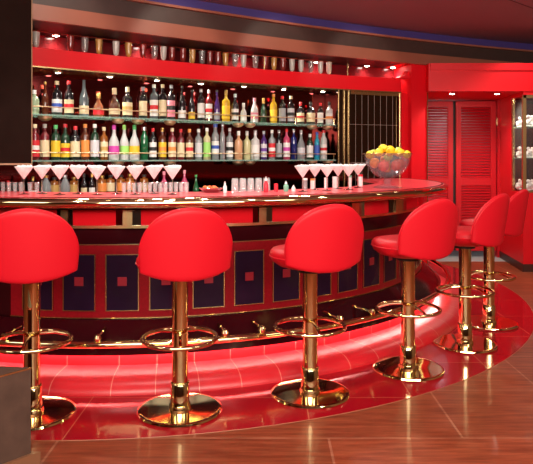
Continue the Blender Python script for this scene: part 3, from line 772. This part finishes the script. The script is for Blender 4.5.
little(286, 2.42, .075, .018, GRNP, WHITE, 'sea green squeeze bottle with white tip on the bar top')
little(293.5, 2.42, .045, .015, WHITE, WHITE, 'tiny white squeeze bottle left of the right martini glasses')
little(225, 2.42, .08, .013, WHITE, WHITE, 'white pouring bottle right of the orange garnish dish')
jar(305, 2.245, .085, .018, GL['clear'], WHITE, 'clear jar with white lid under the first right martini glass')
jar(313, 2.245, .080, .020, WHITE, M('cap_orange', PC['orange'], rough=.3), 'white jar with orange lid under the right martini glasses')
jar(326, 2.245, .085, .014, WHITE, WHITE, 'slim white jar, left of a pair under the right martini glasses')
jar(335, 2.245, .090, .020, WHITE, WHITE, 'stout white jar in the middle under the right martini glasses')
jar(350, 2.245, .095, .014, WHITE, GRNP, 'slim white jar with green lid behind the right martini glasses')
jar(360.5, 2.245, .100, .020, WHITE, REDP, 'white jar with red lid nearest the fruit bowl')
# garnish dish
x, y = on_ring(211, 2.30); e = empty('garnish_dish', (x, y, ZC)); tag(e, 'shallow steel dish of orange garnish between shot glasses and tumblers', 'dish')
b = new(); lathe(b, [(0,0),(.05,0),(.085,.03),(.083,.032),(.05,.006),(0,.006)], 28); obj('dish_bowl', b, CHROME, e)
for i in range(12):
    a = i*2.4; rr = .016*math.sqrt(i); xx, yy = x+rr*math.cos(a), y+rr*math.sin(a)
    b = new(); r = bmesh.ops.create_icosphere(b, subdivisions=2, radius=.014); bmesh.ops.scale(b, vec=(1.2, 1, .75), verts=r['verts'])
    o = obj('orange_slice', b, M('garnish_orange', (0.85, 0.33 if i % 3 else .15, 0.03), rough=0.4), None, loc=(xx, yy, ZC+.022+.010*(i % 2)))
    o.rotation_euler = (random.random(), random.random(), a)
    tag(o, 'orange garnish slice piled in the shallow steel dish', 'fruit', 'orange slices in the steel dish')

# things on the back counter, seen between the martini glasses
def backbottle(px, h, r, shape, glass, label, cap, text, off=0.0, band=None):
    h += .015; r *= 1.02 if shape == 'block' else .9
    (x, y), _ = on_curve(px, off)
    top = 158-(0.93+h-H)*FP/y
    bottle(px, top, off, .93, r, shape, glass, label, cap, text, 'bottle', 'bottles on the back counter', band)
for px, h, r, s, g, l, c, t in (
 (8, .22, .03, 'std', 'brown', 'cream', 'red', 'brown bottle at the far left of the back counter'),
 (33, .25, .03, 'std', 'brown', 'white', 'gold', 'brown bottle between the first two martini glasses'),
 (46, .26, .052, 'decant', 'clear', None, 'gold', 'clear pear-shaped decanter between the second and third martini glasses'),
 (54.5, .24, .036, 'block', 'amber', 'gold', 'black', 'square amber bottle left of the third martini glass'),
 (65, .26, .052, 'decant', 'clear', None, 'silver', 'clear pear-shaped decanter right of the third martini glass'),
 (74, .24, .038, 'block', 'amber', 'gold', 'gold', 'amber bottle left of the fourth martini glass'),
 (84, .27, .03, 'std', 'dark', 'cream', 'black', 'dark bottle just right of the fourth martini glass'),
 (92, .27, .03, 'std', 'dark', 'white', 'gold', 'dark bottle just left of the fifth martini glass'),
 (102, .25, .040, 'block', 'amber', 'orange', 'gold', 'amber bottle right of the fifth martini glass'),
 (110.5, .25, .038, 'block', 'amber', 'cream', 'black', 'amber bottle left of the sixth martini glass'),
 (121, .25, .040, 'block', 'amber', 'orange', 'black', 'amber bottle right of the sixth martini glass'),
 (130, .26, .040, 'block', 'amber', 'orange', 'gold', 'amber bottle left of the seventh martini glass'),
 (144, .25, .040, 'block', 'amber', 'gold', 'black', 'amber bottle right of the seventh martini glass'),
 (164, .28, .036, 'round', 'pink', 'pink', 'pink', 'dusky pink bottle between the last two left martini glasses'),
 (184.5, .29, .036, 'round', 'pink', 'pink', 'pink', 'dusky pink bottle right of the last left martini glass'),
 (196, .24, .034, 'wine', 'green', None, 'green', 'green wine bottle left of the garnish dish')):
    backbottle(px, h, r, s, g, l, c, t)

# ------------------------------------------------------------ fruit bowl
x, y = on_ring(387.5, 2.56); fb = empty('fruit_bowl', (x, y, ZC)); tag(fb, 'large clear glass footed punch bowl full of lemons and oranges on the bar', 'bowl')
FBG = M('bowl_glass', (0.22, 0.24, 0.27), rough=0.03, alpha=0.25, coat=1.0)
prof = [(0,.075),(.05,.078),(.10,.098),(.145,.14),(.172,.19),(.184,.24),(.192,.268),(.199,.270),(.199,.274),(.187,.274),(.176,.24),(.166,.19),(.14,.146),(.097,.106),(.05,.088),(0,.085)]
b = new(); lathe(b, prof, 56); obj('bowl_cup', b, FBG, fb)
b = new(); torus(b, .194, .0035, .272, 56, 8); obj('bowl_rim', b, BRASSD, fb)
b = new(); lathe(b, [(0,0),(.115,0),(.118,.006),(.08,.018),(.03,.03),(.024,.045),(.038,.058),(.028,.074),(0,.074)], 40); obj('bowl_foot', b, FBG, fb)
LEM = M('lemon_yellow', (0.86, 0.56, 0.02), rough=0.4, bump=.1, bscale=90); ORA = M('orange_peel', (0.85, 0.28, 0.02), rough=0.4, bump=.1, bscale=90); LIM = M('lime_green', (0.38, 0.50, 0.06), rough=0.4, bump=.1, bscale=90); APR = M('red_apple', (0.62, 0.06, 0.03), rough=0.25, var=.3, bscale=12)
def fruit(kind, dx, dy, z, rot, desc):
    m = {'lemon': LEM, 'orange': ORA, 'lime': LIM, 'apple': APR}[kind]; r = {'lemon': .034, 'orange': .042, 'lime': .031, 'apple': .044}[kind]
    kk = 1.08 if z > .25 else 1.0
    e = empty(kind, (x+dx*kk, y+dy*kk, ZC+z-(.008 if z > .25 else 0))); e.rotation_euler = rot
    b = new()
    if kind in ('lemon', 'lime'):
        lathe(b, [(0,-r*1.42),(r*.16,-r*1.36),(r*.3,-r*1.15),(r*.75,-r*.75),(r*.97,-r*.3),(r,0),(r*.97,r*.3),(r*.75,r*.75),(r*.3,r*1.15),(r*.14,r*1.38),(0,r*1.42)], 18)
    else:
        lathe(b, [(0,-r*.88),(r*.3,-r*.95),(r*.75,-r*.7),(r,-.1*r),(r*.9,r*.5),(r*.5,r*.9),(r*.15,r*.93),(0,r*.84)], 20)
    obj('peel', b, m, e)
    b = new(); lathe(b, [(0,0),(.003,0),(.002,.012),(0,.012)], 6, 0, 0, r*.84 if kind not in ('lemon','lime') else r*1.38); obj('stem_end', b, M('stem_brown', (.1,.06,.02), rough=.7), e)
    tag(e, desc, 'fruit', 'fruit in the glass bowl')
L = [('lemon',-.135,-.03,.272,(1.2,0,.4),'lemon at the far left of the bowl rim'),('lime',-.095,.05,.285,(1.3,0,1),'lime behind the leftmost lemons in the glass bowl'),
 ('lemon',-.075,-.06,.292,(1.1,.3,2),'lemon in front, second from the left in the bowl'),('lemon',-.03,.02,.325,(1.4,0,.8),'lemon on top of the pile, the highest in the bowl'),
 ('lemon',.005,-.07,.295,(1.2,0,-.4),'lemon at the front middle of the bowl pile'),('lemon',.03,.06,.315,(1.4,0,1.9),'lemon at the back middle of the bowl pile'),
 ('lemon',.075,-.05,.292,(1.3,0,1.2),'lemon in front right of the bowl middle'),('lime',.09,.045,.305,(1.2,0,.3),'yellow-green lime on top at the right of the pile'),
 ('lemon',.142,.0,.276,(1.4,0,.1),'lemon at the far right of the bowl rim'),
 ('apple',-.045,-.07,.175,(.2,.3,0),'red-orange apple low in the bowl, left'),('apple',.055,-.075,.180,(.3,.1,0),'red apple low in the bowl, right'),
 ('orange',.0,.02,.165,(0,0,0),'orange low in the centre of the bowl'),('apple',.10,.02,.19,(0,.4,0),'red apple low at the right side of the bowl'),
 ('orange',-.10,.02,.20,(0,0,0),'orange low at the left side of the bowl'),('lime',0,-.03,.245,(1.4,0,1),'lime buried under the lemons in the middle'),('orange',0,.10,.22,(0,0,0),'orange at the back of the bowl')]
for f in L: fruit(*f)

# ------------------------------------------------------------ low dark cabinet, front left
A_ = (-1.018, 2.678); b = new()
P1 = (A_[0]-.55*.66, A_[1]-.55*.75); P2 = (A_[0]-.99*.6, A_[1]+.14*.6)
pts = [A_, P2, (P2[0]-.3, P2[1]-.45), (P1[0]-.35, P1[1]+.0), P1]
e = empty('side_cabinet', (A_[0]-.3, A_[1]-.25, 0)); tag(e, 'low dark brown wooden cabinet with gold edge in the bottom left corner', 'cabinet')
def putc(nm, b, m): bmesh.ops.translate(b, vec=(-e.location.x, -e.location.y, 0), verts=b.verts[:]); return obj(nm, b, m, e, smooth=False)
prism(b, pts, 0.08, 0.443); putc('cabinet_body', b, GREYWOOD)
cxx = sum(p[0] for p in pts)/5; cyy = sum(p[1] for p in pts)/5
def grow(g): return [(cxx+(p[0]-cxx)*g, cyy+(p[1]-cyy)*g) for p in pts]
b = new(); prism(b, grow(1.004), 0.443, 0.45); putc('top_edge', b, BRASSD)
b = new(); prism(b, grow(.985), 0.45, 0.452); putc('top', b, GREYWOOD)
b = new(); prism(b, grow(1.07), 0.0, 0.08); putc('base_trim', b, mat('brown_gold_wood', (0.22, 0.10, 0.05), .35))

# ------------------------------------------------------------ LIGHT
def area(name, loc, target, sx, sy, en, col=(1, .87, .76)):
    l = bpy.data.lights.new(name, 'AREA'); l.shape = 'RECTANGLE'; l.size = sx; l.size_y = sy; l.energy = en; l.color = col
    o = bpy.data.objects.new(name, l); COL.objects.link(o); o.location = loc
    o.rotation_euler = (Vector(target)-Vector(loc)).to_track_quat('-Z', 'Y').to_euler(); return o
area('added_lounge_fill', (0.2, -0.9, 2.78), (0.2, 4.2, 0.9), 4.5, 1.0, 165)  # fill lights added out of view to brighten the bar, not room fixtures
area('added_lounge_fill', (3.6, 1.0, 2.8), (1.6, 5, .6), 1.2, 1.2, 42)
area('added_lounge_fill', (-3.6, 1.0, 2.8), (-1, 4, .6), 1.2, 1.2, 30)
area('added_ceiling_fill', (0.6, -0.6, 1.95), (0.8, 3.2, 2.87), 5.0, .5, 200)  # unseen upward fill, added to brighten the ceiling
for p in ((-1.8, 2.6), (-.4, 2.6), (1.0, 2.9), (2.2, 3.8), (3.2, 5.2), (3.0, 7.0), (-.8, 4.3), (.9, 5.2), (2.6, 6.6)):
    spot('added_overhead_spot', (p[0], p[1], 2.84), 30, size=120, rad=.06)  # overhead spots added for floor light and counter glints
spot('added_passage_fill', (2.6, 8.9, 2.3), 14, col=(.9,.95,1), size=140)  # lamp added to brighten the grey floor behind the doors
for px in (40, 110, 180, 250, 310, 360, 400):
    x, y = on_ring(px, 3.0); tx, ty = on_ring(px, 2.42)
    spot('added_martini_spot', (x, y, 2.83), 44, col=(1,.95,.88), size=50, rad=.03, target=(tx, ty, 1.15))  # spots added in front of the bar to whiten the martini glasses
for x_ in (-1.9, -1.0, 0.0, 1.0):
    a_ = cpt(x_, -1.25); t_ = cpt(x_, 0.0)
    spot('added_header_fill', (a_[0], a_[1], 2.83), 20, size=60, rad=.05, target=(t_[0], t_[1], 2.23))  # added fill that brightens the red header
# spots added over the bartender side to brighten the martini glasses
for p in ((-1.6, 4.75), (-.6, 5.2), (.5, 5.7)): spot('added_bar_fill', (p[0], p[1], 2.45), 45, col=(1,.93,.85), size=140, rad=.05)
w = bpy.data.worlds.new('World'); bpy.context.scene.world = w; w.use_nodes = True
w.node_tree.nodes['Background'].inputs[0].default_value = (1, .8, .7, 1); w.node_tree.nodes['Background'].inputs[1].default_value = 0.15

# ------------------------------------------------------------ CAMERA
cd = bpy.data.cameras.new('camera'); cam = bpy.data.objects.new('camera', cd); COL.objects.link(cam)
cam.location = (0, 0, H); cam.rotation_euler = (PI/2, 0, 0)
cd.sensor_fit = 'HORIZONTAL'; cd.sensor_width = 36; cd.lens = 36*FP/533; cd.shift_y = -(232-158)/533; cd.clip_start = 0.05
sc = bpy.context.scene; sc.camera = cam
sc.view_settings.view_transform = 'Standard'; sc.view_settings.look = 'None'; sc.view_settings.exposure = 0.15; sc.view_settings.gamma = 1
sc.view_settings.use_curve_mapping = False
sc.cycles.use_denoising = True; sc.cycles.max_bounces = 10; sc.cycles.transparent_max_bounces = 12
sc.cycles.caustics_reflective = False; sc.cycles.caustics_refractive = False; sc.cycles.sample_clamp_indirect = 6
